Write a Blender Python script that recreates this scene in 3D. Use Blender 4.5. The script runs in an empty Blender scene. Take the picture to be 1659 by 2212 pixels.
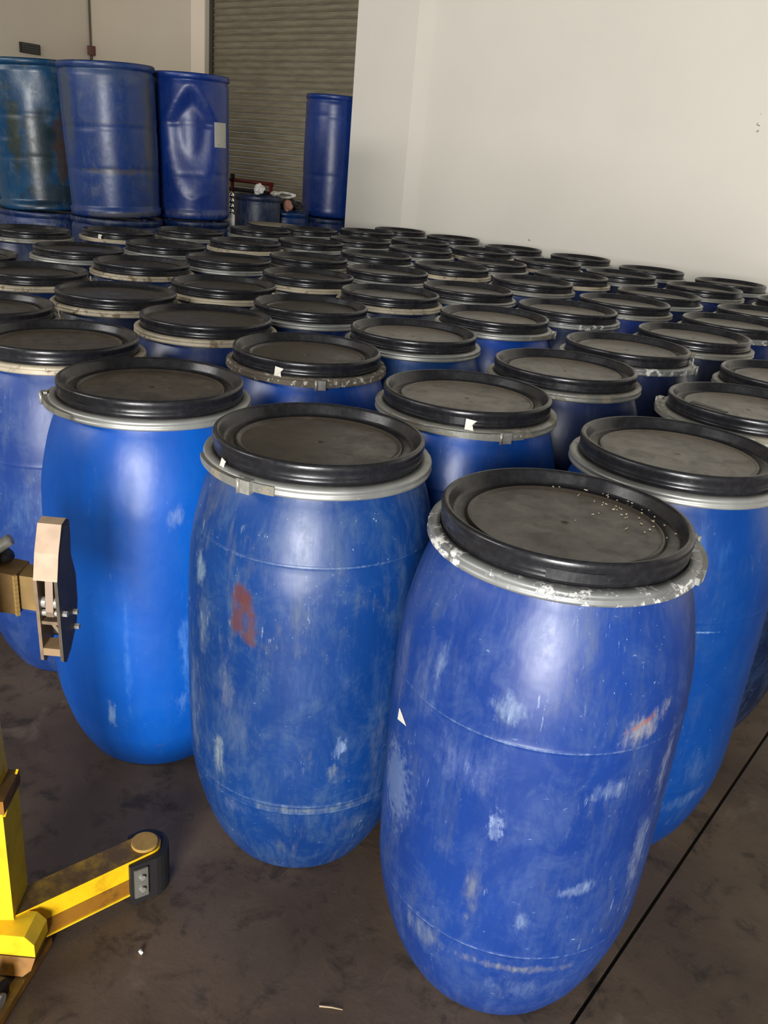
import bpy, bmesh, math, random
from mathutils import Vector, Matrix
import mathutils.noise as mnoise

random.seed(7)
C = bpy.context.scene.collection
PI = math.pi
S = 0.2                     # drum lid radius in metres; drum tables below are in lid radii
DT = 4.604                  # drum height in lid radii
CH = 1.3988                 # camera height

# ------------------------------------------------------------------ camera
fw = Vector((-0.6018, 0.7986, 0.0)); rt = Vector((0.7986, 0.6018, 0.0)); zz = Vector((0, 0, 1))
pitch, roll = 0.387497, 0.091072
view = fw * math.cos(pitch) - zz * math.sin(pitch)
up0 = fw * math.sin(pitch) + zz * math.cos(pitch)
rgt = rt * math.cos(roll) + up0 * math.sin(roll)
upv = up0 * math.cos(roll) - rt * math.sin(roll)
cam_d = bpy.data.cameras.new('camera'); cam = bpy.data.objects.new('camera', cam_d); C.objects.link(cam)
M = Matrix((rgt, upv, -view)).transposed().to_4x4(); M.translation = (0, 0, CH)
cam.matrix_world = M
cam_d.sensor_fit = 'HORIZONTAL'; cam_d.sensor_width = 36.0
cam_d.lens = 1845.22 * 36.0 / 1659.0
cam_d.clip_start = 0.05
bpy.context.scene.camera = cam

# ------------------------------------------------------------------ world, lights, exposure
w = bpy.data.worlds.new('world'); bpy.context.scene.world = w; w.use_nodes = True
bg = w.node_tree.nodes['Background']; bg.inputs[0].default_value = (0.80, 0.88, 1.0, 1); bg.inputs[1].default_value = 1.0
def area_light(name, loc, target, sx, sy, power, col):
    d = bpy.data.lights.new(name, 'AREA'); d.shape = 'RECTANGLE'; d.size = sx; d.size_y = sy; d.energy = power; d.color = col
    o = bpy.data.objects.new(name, d); C.objects.link(o); o.location = loc
    o.rotation_euler = (Vector(target) - Vector(loc)).to_track_quat('-Z', 'Y').to_euler()
    return o
# daylight through the open loading door behind the photographer
area_light('door_daylight', (2.6, -4.45, 1.5), (2.6, 5.0, 1.45), 2.5, 2.9, 1030.0, (1.0, 0.985, 0.96))
# added fill, high in the unseen front wall, to brighten the left and back walls
area_light('added_fill', (-5.5, -4.45, 3.9), (-6.5, 5.5, 1.6), 5.0, 1.2, 290.0, (1.0, 0.97, 0.92))
vs = bpy.context.scene.view_settings
vs.view_transform = 'Standard'; vs.look = 'None'; vs.gamma = 1.0; vs.use_curve_mapping = False
vs.exposure = 0.0
bpy.context.scene.display_settings.display_device = 'sRGB'

# ------------------------------------------------------------------ helpers
def lin(r, g, b):
    f = lambda v: (v / 255.0 / 12.92) if v <= 10 else ((v / 255.0 + 0.055) / 1.055) ** 2.4
    return (f(r), f(g), f(b), 1.0)

def empty(name, loc, rz=0.0):
    o = bpy.data.objects.new(name, None); C.objects.link(o); o.location = loc; o.rotation_euler = (0, 0, rz); o.empty_display_size = 0.1
    return o

def tag(o, label=None, cat=None, group=None, kind=None):
    if label: o['label'] = label
    if cat: o['category'] = cat
    if group: o['group'] = group
    if kind: o['kind'] = kind
    return o

def obj(name, me, m=None, parent=None, smooth=None):
    if isinstance(me, bmesh.types.BMesh):
        bm = me; me = bpy.data.meshes.new(name)
        bmesh.ops.recalc_face_normals(bm, faces=bm.faces)
        if smooth is not None:
            for f in bm.faces: f.smooth = smooth
        bm.to_mesh(me); bm.free()
    o = bpy.data.objects.new(name, me); C.objects.link(o)
    if m is not None:
        if len(me.materials) == 0: me.materials.append(m)
        if me.materials[0] is not m:
            o.material_slots[0].link = 'OBJECT'; o.material_slots[0].material = m
    if parent: o.parent = parent
    return o

def lathe(bm, prof, seg=64, a0=0.0):
    rings = []
    for r, z in prof:
        if r < 1e-6: rings.append([bm.verts.new((0, 0, z))])
        else: rings.append([bm.verts.new((r * math.sin(a0 + 2 * PI * i / seg), -r * math.cos(a0 + 2 * PI * i / seg), z)) for i in range(seg)])
    for A, B in zip(rings, rings[1:]):
        for i in range(seg):
            j = (i + 1) % seg
            if len(A) == 1 and len(B) == 1: continue
            if len(A) == 1: bm.faces.new((A[0], B[i], B[j]))
            elif len(B) == 1: bm.faces.new((A[i], A[j], B[0]))
            else: bm.faces.new((A[i], A[j], B[j], B[i]))
    return bm

def box(bm, a, b, bev=0.0, mat=None):
    a = Vector(a); b = Vector(b)
    r = bmesh.ops.create_cube(bm, size=1.0)
    vs_ = r['verts']
    for v in vs_:
        v.co = Vector((a.x + (v.co.x + .5) * (b.x - a.x), a.y + (v.co.y + .5) * (b.y - a.y), a.z + (v.co.z + .5) * (b.z - a.z)))
    if bev > 0:
        es = list({e for v in vs_ for e in v.link_edges})
        r = bmesh.ops.bevel(bm, geom=es, offset=bev, segments=2, affect='EDGES', profile=0.6)
        vs_ = list({v for f in r['faces'] for v in f.verts} | {v for v in vs_ if v.is_valid})
    if mat is not None:
        for v in vs_: v.co = mat @ v.co
    return bm

def tube(bm, p, q, r, seg=12, r2=None):
    p = Vector(p); q = Vector(q); d = (q - p); L = d.length
    m = Matrix.Translation((p + q) / 2) @ d.to_track_quat('Z', 'Y').to_matrix().to_4x4()
    bmesh.ops.create_cone(bm, cap_ends=True, segments=seg, radius1=r, radius2=r if r2 is None else r2, depth=L, matrix=m)
    return bm

def prism(bm, pts, off):
    """extrude a planar polygon (list of 3-D points) by vector off"""
    off = Vector(off)
    A = [bm.verts.new(Vector(p)) for p in pts]; B = [bm.verts.new(Vector(p) + off) for p in pts]
    bm.faces.new(A); bm.faces.new(B[::-1])
    n = len(pts)
    for i in range(n): bm.faces.new((A[i], B[i], B[(i + 1) % n], A[(i + 1) % n]))
    return bm

def bevel_all(bm, off, seg=2, ang=25):
    es = [e for e in bm.edges if len(e.link_faces) == 2 and e.calc_face_angle(0) > math.radians(ang)]
    bmesh.ops.bevel(bm, geom=es, offset=off, segments=seg, affect='EDGES', profile=0.6)
    return bm

# ------------------------------------------------------------------ node helpers
class NT:
    def __init__(s, name):
        s.m = bpy.data.materials.new(name); s.m.use_nodes = True
        s.t = s.m.node_tree; s.n = s.t.nodes; s.b = s.n['Principled BSDF']
    def new(s, k, **kw):
        n = s.n.new(k)
        for a, v in kw.items(): setattr(n, a, v)
        return n
    def put(s, sock, v):
        if hasattr(v, 'is_output') or isinstance(v, bpy.types.NodeSocket): s.t.links.new(v, sock)
        else: sock.default_value = v
    def math(s, op, a, b=0.0, c=0.0, clamp=False):
        n = s.new('ShaderNodeMath', operation=op, use_clamp=clamp)
        s.put(n.inputs[0], a); s.put(n.inputs[1], b)
        if len(n.inputs) > 2: s.put(n.inputs[2], c)
        return n.outputs[0]
    def coords(s, rnd=True, kind='Object'):
        tc = s.new('ShaderNodeTexCoord'); v = tc.outputs[kind]
        if not rnd: return v
        oi = s.new('ShaderNodeObjectInfo')
        k = s.math('MULTIPLY', oi.outputs['Random'], 37.0)
        n = s.new('ShaderNodeVectorMath', operation='ADD'); s.put(n.inputs[0], v); s.put(n.inputs[1], k)
        return n.outputs[0]
    def scale(s, v, sc):
        n = s.new('ShaderNodeVectorMath', operation='MULTIPLY'); s.put(n.inputs[0], v); s.put(n.inputs[1], sc)
        return n.outputs[0]
    def noise(s, v, sc, det=4.0, rough=0.55, dist=0.0):
        n = s.new('ShaderNodeTexNoise'); s.put(n.inputs['Vector'], v)
        n.inputs['Scale'].default_value = sc; n.inputs['Detail'].default_value = det
        n.inputs['Roughness'].default_value = rough; n.inputs['Distortion'].default_value = dist
        return n.outputs['Fac']
    def ramp(s, v, lo, hi, a=0.0, b=1.0):
        n = s.new('ShaderNodeMapRange', interpolation_type='SMOOTHSTEP'); s.put(n.inputs[0], v)
        n.inputs[1].default_value = lo; n.inputs[2].default_value = hi; n.inputs[3].default_value = a; n.inputs[4].default_value = b
        return n.outputs[0]
    def mix(s, f, a, b):
        n = s.new('ShaderNodeMix', data_type='RGBA'); s.put(n.inputs[0], f); s.put(n.inputs[6], a); s.put(n.inputs[7], b)
        return n.outputs[2]
    def bump(s, h, strength, dist=0.01):
        n = s.new('ShaderNodeBump'); s.put(n.inputs['Height'], h); n.inputs['Strength'].default_value = strength; n.inputs['Distance'].default_value = dist
        s.t.links.new(n.outputs[0], s.b.inputs['Normal'])
    def set(s, col=None, rough=None, metal=None, spec=None):
        if col is not None: s.put(s.b.inputs['Base Color'], col)
        if rough is not None: s.put(s.b.inputs['Roughness'], rough)
        if metal is not None: s.put(s.b.inputs['Metallic'], metal)
        if spec is not None: s.put(s.b.inputs['Specular IOR Level'], spec)
        return s.m

def simple(name, rgb, rough=0.5, metal=0.0, var=0.15, sc=8.0, spec=0.5):
    k = NT(name); v = k.coords()
    n = k.ramp(k.noise(v, sc), 0.35, 0.7)
    c = lin(*rgb); d = tuple(x * (1 - var) for x in c[:3]) + (1,)
    return k.set(k.mix(n, c, d), rough, metal, spec)

# ------------------------------------------------------------------ drum plastic
def blue_plastic(name, rgb=None, dust=(96, 116, 150), wear=0.4, rough=0.38, stains=(), grime=0.25, coat=0.0):
    k = NT(name); raw = k.coords(False)
    oi = k.new('ShaderNodeObjectInfo')
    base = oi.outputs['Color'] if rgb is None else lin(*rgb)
    sx = k.new('ShaderNodeSeparateXYZ'); k.put(sx.inputs[0], raw)
    phi = k.math('ARCTAN2', sx.outputs[0], k.math('MULTIPLY', sx.outputs[1], -1.0))
    cv = k.new('ShaderNodeCombineXYZ')                 # the side unrolled: metres round, metres up, a number per drum
    k.put(cv.inputs[0], k.math('MULTIPLY', phi, 0.24)); k.put(cv.inputs[1], sx.outputs[2]); k.put(cv.inputs[2], k.math('MULTIPLY', oi.outputs['Random'], 9.0))
    v = cv.outputs[0]
    big = k.noise(k.scale(v, (1, .5, 1)), 5.0, 5)
    cloud = k.noise(k.scale(v, (1, .75, 1)), 13.0, 10, .74, .5)
    streak = k.noise(k.scale(v, (1, .16, 1)), 34.0, 8, 0.75)
    patch = k.noise(k.scale(v, (1, .55, 1)), 9.0, 7, 0.7, 0.8)
    fine = k.noise(k.scale(v, (1, .18, 1)), 150.0, 5, 0.7)
    dash = k.noise(k.scale(v, (.35, 1, 1)), 130.0, 4, 0.65, .3)
    speck = k.noise(k.scale(v, (1, .6, 1)), 210.0, 3, 0.6)
    dk = k.new('ShaderNodeMix', data_type='RGBA', blend_type='MULTIPLY'); dk.inputs[0].default_value = 1.0
    k.put(dk.inputs[6], base); k.put(dk.inputs[7], k.mix(k.ramp(big, 0.3, 0.7), (0.76, 0.80, 0.84, 1), (1.06, 1.05, 1.02, 1)))
    col = dk.outputs[2]
    hz = k.math('MULTIPLY', k.ramp(k.math('ADD', k.math('MULTIPLY', cloud, .72), k.math('MULTIPLY', streak, .28)), .44, .66), wear * .8)
    col = k.mix(hz, col, lin(*dust))
    gr = k.math('MULTIPLY', k.ramp(k.math('ADD', k.math('MULTIPLY', patch, .5), k.math('MULTIPLY', streak, .5)), .50, .66), grime)
    col = k.mix(gr, col, lin(84, 92, 98))
    pm = k.ramp(patch, .5, .68)
    scr = k.math('MULTIPLY', k.math('MULTIPLY', k.ramp(fine, .60, .70), pm), min(1, wear * 1.3))
    col = k.mix(scr, col, lin(146, 164, 190))
    scr2 = k.math('MULTIPLY', k.math('MULTIPLY', k.ramp(dash, .66, .72), k.ramp(cloud, .5, .62)), min(1, wear * 1.1))
    col = k.mix(scr2, col, lin(140, 160, 190))
    spk = k.math('MULTIPLY', k.math('MULTIPLY', k.ramp(speck, .70, .76), k.ramp(big, .48, .6)), min(1, wear * 1.6))
    col = k.mix(spk, col, lin(178, 192, 212))
    for (p, z, wp, wz, rgb2, st, ns, slant, hard) in stains:
        dp = k.math('SUBTRACT', phi, math.radians(p)); dz = k.math('SUBTRACT', sx.outputs[2], z * S)
        dz = k.math('SUBTRACT', dz, k.math('MULTIPLY', dp, slant * S))
        a = k.math('DIVIDE', dp, math.radians(wp)); b = k.math('DIVIDE', dz, wz * S)
        d = k.math('SQRT', k.math('ADD', k.math('MULTIPLY', a, a), k.math('MULTIPLY', b, b)))
        solid = hard < .55
        n = k.noise(k.scale(v, (1, 1 if solid else .45, 1)), ns, 8, 0.55 if solid else .75)
        m_ = k.math('ADD', k.math('SUBTRACT', 1.0, d), k.math('MULTIPLY', k.math('SUBTRACT', n, 0.5), 1.6 if solid else 3.0))
        m_ = k.ramp(m_, 0.12, 0.12 + hard)
        if not solid: m_ = k.math('MULTIPLY', m_, k.ramp(k.math('ADD', k.math('MULTIPLY', fine, .5), k.math('MULTIPLY', streak, .5)), .40, .62, .25, 1.0))
        col = k.mix(k.math('MULTIPLY', m_, st), col, lin(*rgb2))
    rg = k.math('ADD', rough, k.math('MULTIPLY', hz, 0.25))
    rg = k.math('ADD', rg, k.math('MULTIPLY', scr, 0.2))
    k.bump(k.math('ADD', k.noise(raw, 9.0, 3), k.math('MULTIPLY', fine, 0.05)), 0.10, 0.02)
    return k.set(col, rg, 0.0, 0.5)

PALE = (128, 146, 172); TAN = (120, 122, 118); RUST = (88, 48, 38)
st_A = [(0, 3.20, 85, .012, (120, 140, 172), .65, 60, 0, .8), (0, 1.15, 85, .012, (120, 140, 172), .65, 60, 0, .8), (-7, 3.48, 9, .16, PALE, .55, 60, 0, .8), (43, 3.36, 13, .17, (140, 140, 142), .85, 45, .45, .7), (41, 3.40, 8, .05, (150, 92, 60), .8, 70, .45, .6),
        (-5, 2.45, 4, .20, (170, 188, 212), .8, 110, 0, .8), (-10, 1.75, 5, .42, TAN, .5, 35, 0, .9), (10, 1.55, 4, .14, PALE, .5, 60, 0, .8),
        (57, 2.0, 7, .6, (140, 148, 165), .6, 50, 0, .8), (62, 2.9, 5, .5, (150, 155, 165), .6, 50, 0, .8), (11, 1.0, 34, .07, (135, 135, 120), .6, 45, 0, .8), (-37, 3.55, 4, .35, PALE, .5, 40, .2, .9),
        (-62, 3.3, 10, .6, (100, 108, 130), .5, 25, 0, .9), (-45, 3.3, 14, .5, (95, 110, 140), .4, 25, 0, .9), (30, 1.9, 12, .09, PALE, .6, 70, .3, .6), (33, 2.85, 10, .12, PALE, .5, 60, .2, .7),
        (-20, 2.9, 22, .3, (110, 125, 165), .35, 30, 0, .9), (-55, 2.2, 16, .5, PALE, .35, 80, 0, .5), (-30, 1.0, 14, .2, (120, 130, 130), .5, 40, 0, .8), (20, .7, 30, .2, (100, 118, 150), .4, 40, 0, .8)]
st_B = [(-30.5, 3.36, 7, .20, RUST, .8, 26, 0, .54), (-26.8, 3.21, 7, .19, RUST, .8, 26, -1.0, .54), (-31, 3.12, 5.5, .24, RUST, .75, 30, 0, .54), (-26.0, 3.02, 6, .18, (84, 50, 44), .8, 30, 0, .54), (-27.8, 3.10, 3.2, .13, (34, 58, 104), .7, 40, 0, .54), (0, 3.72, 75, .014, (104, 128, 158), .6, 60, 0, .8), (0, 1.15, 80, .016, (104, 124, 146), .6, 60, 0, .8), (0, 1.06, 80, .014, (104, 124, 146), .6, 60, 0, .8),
        (-58, 3.40, 7, .26, (140, 160, 165), .75, 40, 0, .7), (-54, 2.9, 7, .4, (130, 145, 150), .55, 40, 0, .8), (-37, 2.3, 6, .55, (110, 118, 130), .65, 35, 0, .9),
        (-42, 1.5, 5, .3, (125, 138, 140), .8, 35, .6, .6), (17.5, 1.84, 4, .17, (140, 160, 190), .65, 80, .6, .6), (15, 1.54, 4, .16, (120, 130, 130), .7, 40, 0, .7),
        (5, 1.10, 45, .05, (110, 122, 125), .75, 30, 0, .8), (-30, 2.0, 20, .5, (84, 98, 120), .45, 25, 0, .9), (-65, 1.9, 8, .9, (110, 125, 140), .5, 35, 0, .8), (4, 2.6, 22, .5, (64, 92, 140), .4, 20, 0, .9),
        (-35, .95, 14, .14, (95, 110, 135), .5, 35, 0, .8), (25, .8, 12, .2, (90, 104, 120), .5, 35, 0, .8)]
st_C = [(10, 3.42, 6, .17, (110, 135, 180), .7, 40, .5, .8), (15, 1.9, 5, .8, (90, 140, 205), .5, 45, 0, .9), (-15, 1.7, 2.5, 1.0, (80, 130, 190), .45, 50, 0, .8), (-26, .95, 4, .25, (130, 160, 190), .6, 70, 0, .6),
        (14, 1.15, 6, .25, (110, 150, 200), .5, 50, .4, .8), (0, .45, 7, .08, (60, 80, 120), .6, 40, 0, .8)]
st_D = [(29, 3.10, 11, .012, (110, 140, 180), .8, 90, .0, .6), (45, 1.44, 10, .3, (70, 95, 130), .5, 40, 0, .8), (45, 1.0, 18, .14, (80, 105, 135), .55, 40, .3, .7), (20, 3.9, 20, .3, (60, 110, 170), .3, 30, 0, .9)]
st_F = [(-24, 2.6, 20, .5, (80, 110, 150), .5, 40, 0, .9), (-10, 2.2, 14, .6, (80, 110, 150), .5, 40, 0, .9)]
BLUE = {'A': blue_plastic('plastic_royal_blue_scuffed', (20, 54, 124), (60, 82, 128), .66, .35, st_A, .26),
        'B': blue_plastic('plastic_blue_dirty', (8, 52, 113), (58, 84, 116), .72, .37, st_B, .5),
        'C': blue_plastic('plastic_azure', (0, 80, 172), (40, 100, 156), .18, .38, st_C, .05),
        'D': blue_plastic('plastic_blue_smooth', (0, 54, 122), (36, 80, 124), .26, .36, st_D, .12),
        'F': blue_plastic('plastic_blue_greyed', (22, 56, 122), (72, 94, 130), .45, .42, st_F, .25)}
BLUE_ANY = blue_plastic('plastic_blue', None, (60, 88, 126), .30, .33, (), .2)
GRIMY = blue_plastic('plastic_blue_grimy', None, (88, 96, 98), .55, .42, (), .8)

def lid_plastic(name='black_lid_plastic', dust_reflection_rgb=(68, 60, 50)):
    k = NT(name); raw = k.coords(False); v = k.coords()
    sx = k.new('ShaderNodeSeparateXYZ'); k.put(sx.inputs[0], raw)
    rad = k.math('SQRT', k.math('ADD', k.math('MULTIPLY', sx.outputs[0], sx.outputs[0]), k.math('MULTIPLY', sx.outputs[1], sx.outputs[1])))
    inside = k.math('MULTIPLY', k.ramp(rad, .90 * S, .72 * S), k.ramp(sx.outputs[2], (DT - .06) * S, (DT - .09) * S))
    n = k.noise(v, 9.0, 6, 0.6); n2 = k.noise(v, 60.0, 5, 0.65)
    dust = k.math('MULTIPLY', inside, k.ramp(n, 0.2, 0.75, 0.62, 1.0))
    col = k.mix(dust, k.mix(k.ramp(n2, .4, .7), lin(27, 27, 30), lin(36, 36, 39)), lin(*dust_reflection_rgb))
    col = k.mix(k.math('MULTIPLY', k.ramp(n2, .66, .74), 0.25), col, lin(96, 92, 86))
    n5 = k.noise(v, 22.0, 8, 0.7, .5)
    col = k.mix(k.math('MULTIPLY', k.math('MULTIPLY', k.ramp(n5, .52, .70), inside), .45), col, lin(44, 39, 34))
    col = k.mix(k.math('MULTIPLY', k.math('MULTIPLY', k.ramp(n5, .46, .30), inside), .30), col, lin(112, 102, 88))
    rg = k.math('ADD', k.math('ADD', 0.25, k.math('MULTIPLY', dust, 0.07)), k.math('MULTIPLY', k.ramp(n5, .4, .65), .12))
    k.bump(n2, 0.05, 0.004)
    return k.set(col, rg, 0.0, 0.5)
LID = lid_plastic()
LID_PALE_REFL = lid_plastic('black_lid_plastic_pale_reflection', (98, 89, 76)); LID_DARK_REFL = lid_plastic('black_lid_plastic_dark_reflection', (54, 48, 42))  # wall reflection put into the dust colour: paler right lids, darker left lids

def ring_metal(name, rgb, dirt, amount, metal=0.55, rough=0.42, sc=26.0, dirt2=None):
    k = NT(name); v = k.coords()
    n = k.noise(v, sc, 8, 0.7); n2 = k.noise(v, sc * 0.3, 4); n3 = k.noise(v, sc * 2.2, 5, .7)
    m_ = k.ramp(k.math('ADD', n, k.math('MULTIPLY', n2, 0.35)), 0.86 - amount * 0.42, 0.93 - amount * 0.42)
    col = k.mix(k.ramp(n2, 0.35, 0.65), lin(*rgb), lin(*[int(x * .84) for x in rgb]))
    col = k.mix(m_, col, lin(*dirt))
    if dirt2: col = k.mix(k.math('MULTIPLY', k.ramp(n3, .56, .62), m_), col, lin(*dirt2))
    k.bump(m_, 0.35, 0.003)
    return k.set(col, k.math('ADD', rough, k.math('MULTIPLY', m_, 0.4)), k.math('MULTIPLY', k.math('SUBTRACT', 1.0, m_), metal), 0.5)
RING = {'clean': ring_metal('galvanised_ring', (168, 169, 164), (120, 116, 108), .12),
        'cream': ring_metal('cream_coated_ring', (196, 184, 160), (120, 104, 78), .30, .15, .5),
        'flaky': ring_metal('flaking_ring', (160, 158, 148), (96, 88, 76), .95, .3, .5, 30, (196, 192, 180)),
        'white': ring_metal('ring_with_white_flakes', (150, 152, 150), (206, 206, 200), .36, .5, .42, 40),
        'grey': ring_metal('dull_ring', (150, 150, 142), (128, 120, 104), .35, .4, .46)}
BLK_TAPE = simple('dark_tape', (40, 38, 34), .5)
TAGW = simple('white_tag', (214, 210, 198), .6, 0, .1)
STEEL = simple('steel', (172, 170, 162), .4, .45, .25, 60)

# ------------------------------------------------------------------ structure
def plaster(name, rgb, rough=0.75, marks=()):
    k = NT(name); v = k.coords(False)
    n = k.noise(v, 1.6, 6, 0.6); n2 = k.noise(v, 14.0, 6, 0.65)
    c = lin(*rgb)
    col = k.mix(k.ramp(n, .3, .75), c, tuple(x * .955 for x in c[:3]) + (1,))
    col = k.mix(k.math('MULTIPLY', k.ramp(n2, .66, .8), .22), col, tuple(x * .72 for x in c[:3]) + (1,))
    sx = k.new('ShaderNodeSeparateXYZ'); k.put(sx.inputs[0], v)
    for (x, z, r, rgb2, st) in marks:
        a = k.math('SUBTRACT', sx.outputs[0], x); b = k.math('SUBTRACT', sx.outputs[2], z)
        d = k.math('DIVIDE', k.math('SQRT', k.math('ADD', k.math('MULTIPLY', a, a), k.math('MULTIPLY', b, b))), r)
        m_ = k.ramp(k.math('ADD', k.math('SUBTRACT', 1.0, d), k.math('MULTIPLY', k.math('SUBTRACT', k.noise(v, 120.0, 4), .5), 2.5)), .3, .7)
        col = k.mix(k.math('MULTIPLY', m_, st), col, lin(*rgb2))
    k.bump(n2, 0.06, 0.004)
    return k.set(col, rough, 0, 0.3)
WALL = plaster('white_wall_paint', (224, 219, 207), .7, [(-1.866, 1.806, .012, (50, 50, 46), .9), (-1.856, 1.769, .013, (110, 108, 100), .7), (-1.854, 1.800, .006, (60, 60, 56), .8), (-3.342, .948, .013, (150, 116, 76), .8), (-1.862, 1.864, .01, (170, 168, 160), .5)])
WALLF = plaster('far_wall_paint', (206, 195, 176), .75)
CEIL = plaster('ceiling_sheet', (84, 83, 80), .8)
WALLD = plaster('front_wall_paint', (84, 81, 76), .8)

def struct(name, bm, m, parent=None):
    o = obj(name, bm, m, parent)
    if parent is None: o['kind'] = 'structure'
    return o
def concrete():
    k = NT('stained_concrete'); v = k.coords(False)
    n = k.noise(v, 2.2, 8, 0.62); n2 = k.noise(v, 11.0, 8, 0.7, .4); n3 = k.noise(v, 90.0, 5, 0.7); n4 = k.noise(v, 5.0, 6, .6, 1.0)
    col = k.mix(k.ramp(n, .3, .72), lin(70, 57, 46), lin(98, 82, 66))
    col = k.mix(k.math('MULTIPLY', k.ramp(n2, .50, .66), .75), col, lin(42, 35, 30))
    col = k.mix(k.math('MULTIPLY', k.ramp(n4, .6, .74), .35), col, lin(128, 114, 100))
    col = k.mix(k.math('MULTIPLY', k.ramp(n3, .62, .72), .3), col, lin(130, 120, 108))
    k.bump(k.math('ADD', n2, k.math('MULTIPLY', n3, .4)), .18, .006)
    return k.set(col, k.ramp(n2, .3, .7, .5, .66), 0, .4)
CONC = concrete()
JOINT = simple('dark_joint_filler', (34, 29, 26), .8)
XW, XE, YS, YN = -9.88, 6.0, -4.6, 6.6
YW = 5.93                    # face of the white wall
fl = struct('floor', box(bmesh.new(), (XW, YS - 0, -.2), (XE, YN, -.012)), JOINT)
obj('slab', box(bmesh.new(), (XW, YS, -.012), (-.3225, YN, 0.0)), CONC, fl)
obj('slab', box(bmesh.new(), (-.3145, YS, -.012), (XE, YN, 0.0)), CONC, fl)
HC = 5.6
# the white wall on the far side of the drums, ending at a free corner with a shallow pilaster
struct('wall_north', box(bmesh.new(), (-4.42, YW, 0), (XE, YW + .3, HC)), WALL)
struct('trim_1', prism(bmesh.new(), [(-5.115, 5.85, 0), (-4.508, 5.85, 0), (-4.42, YW, 0), (-4.42, YW + .3, 0), (-5.115, YW + .3, 0)], (0, 0, HC)), WALL)
struct('wall_back', box(bmesh.new(), (XW, YN, 0), (-7.845, YN + .25, HC)), WALLF)
struct('trim_2', box(bmesh.new(), (-8.06, YN - .012, 0), (-7.845, YN, HC)), plaster('jamb_paint', (236, 222, 202)))
struct('wall_back_upper', box(bmesh.new(), (-7.845, YN, 4.2), (-4.39, YN + .25, HC)), WALLF)
struct('wall_west', box(bmesh.new(), (XW - .25, YS, 0), (XW, YN + .25, HC)), WALLF)
struct('wall_east', box(bmesh.new(), (XE, YS, 0), (XE + .25, YW, HC)), WALLD)
struct('wall_front', box(bmesh.new(), (XW, YS - .25, 0), (1.0, YS, 3.25)), WALLD)
struct('wall_front_east', box(bmesh.new(), (4.2, YS - .25, 0), (XE, YS, HC)), WALLD)
struct('wall_front_upper', box(bmesh.new(), (XW, YS - .25, 4.55), (5.1, YS, HC)), WALLD)
struct('wall_front_middle', box(bmesh.new(), (-2.95, YS - .25, 3.25), (5.1, YS, 4.55)), WALLD)
struct('wall_front_west', box(bmesh.new(), (XW, YS - .25, 3.25), (-8.05, YS, 4.55)), WALLD)
struct('ceiling', box(bmesh.new(), (XW - .25, YS - .25, HC), (XE + .25, YN + .25, HC + .2)), CEIL)

# roller shutter: each slat is a part
sh = empty('door_1', (-6.4, YN + .08, 0)); tag(sh, 'dark grey roller shutter of narrow slats in the back wall', kind='structure')
def slat_mesh():
    bm = bmesh.new(); P = .060; x0, x1 = -1.44, 1.40
    prof = [(-.000, .0), (-.011, .003), (-.0135, .007), (-.011, .011), (-.004, .014), (.001, .020), (.0035, .034), (.003, .048), (-.001, .0592)]
    A = [bm.verts.new((x0, y, z)) for y, z in prof]; B = [bm.verts.new((x1, y, z)) for y, z in prof]
    for i in range(len(prof) - 1): bm.faces.new((A[i], B[i], B[i + 1], A[i + 1]))
    A2 = [bm.verts.new((x0, y + .006, z)) for y, z in prof]; B2 = [bm.verts.new((x1, y + .006, z)) for y, z in prof]
    for i in range(len(prof) - 1): bm.faces.new((A2[i + 1], B2[i + 1], B2[i], A2[i]))
    return bm
SHUT = NT('shutter_grey_olive'); _v = SHUT.coords(); _n = SHUT.noise(SHUT.scale(_v, (1, 1, 6)), 5.0, 6)
SHUT = SHUT.set(SHUT.mix(SHUT.ramp(_n, .3, .7), lin(134, 126, 106), lin(114, 108, 91)), .42, .15, .5)
sl0 = obj('slat', slat_mesh(), SHUT, sh, None)
for f in sl0.data.polygons: f.use_smooth = True
for i in range(1, 70):
    o = sl0.copy(); C.objects.link(o); o.parent = sh; o.location = (0, 0, .060 * i)
obj('guide_rail', box(bmesh.new(), (-1.445, -.03, 0), (-1.40, .0, 4.2)), simple('guide_dark', (74, 68, 58), .5, .3), sh)

# ------------------------------------------------------------------ open-top drums
def pchip(x, y, xi):
    n = len(x); h = [x[i + 1] - x[i] for i in range(n - 1)]; dl = [(y[i + 1] - y[i]) / h[i] for i in range(n - 1)]
    d = [0.0] * n; d[0] = dl[0]; d[-1] = dl[-1]
    for i in range(1, n - 1):
        if dl[i - 1] * dl[i] > 0:
            w1 = 2 * h[i] + h[i - 1]; w2 = h[i] + 2 * h[i - 1]; d[i] = (w1 + w2) / (w1 / dl[i - 1] + w2 / dl[i])
    i = 0
    while i < n - 2 and xi > x[i + 1]: i += 1
    t = (xi - x[i]) / h[i]
    return y[i] * (1 + 2 * t) * (1 - t) ** 2 + d[i] * h[i] * t * (1 - t) ** 2 + y[i + 1] * t * t * (3 - 2 * t) + d[i + 1] * h[i] * t * t * (t - 1)
PD = [.20, .29, .345, .737, 1.243, 1.842, 2.532, 3.131, 3.591, 4.005, 4.328, 4.56]
PR = [.955, .97, 1.0, 1.128, 1.206, 1.217, 1.214, 1.204, 1.172, 1.08, .966, .84]
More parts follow.
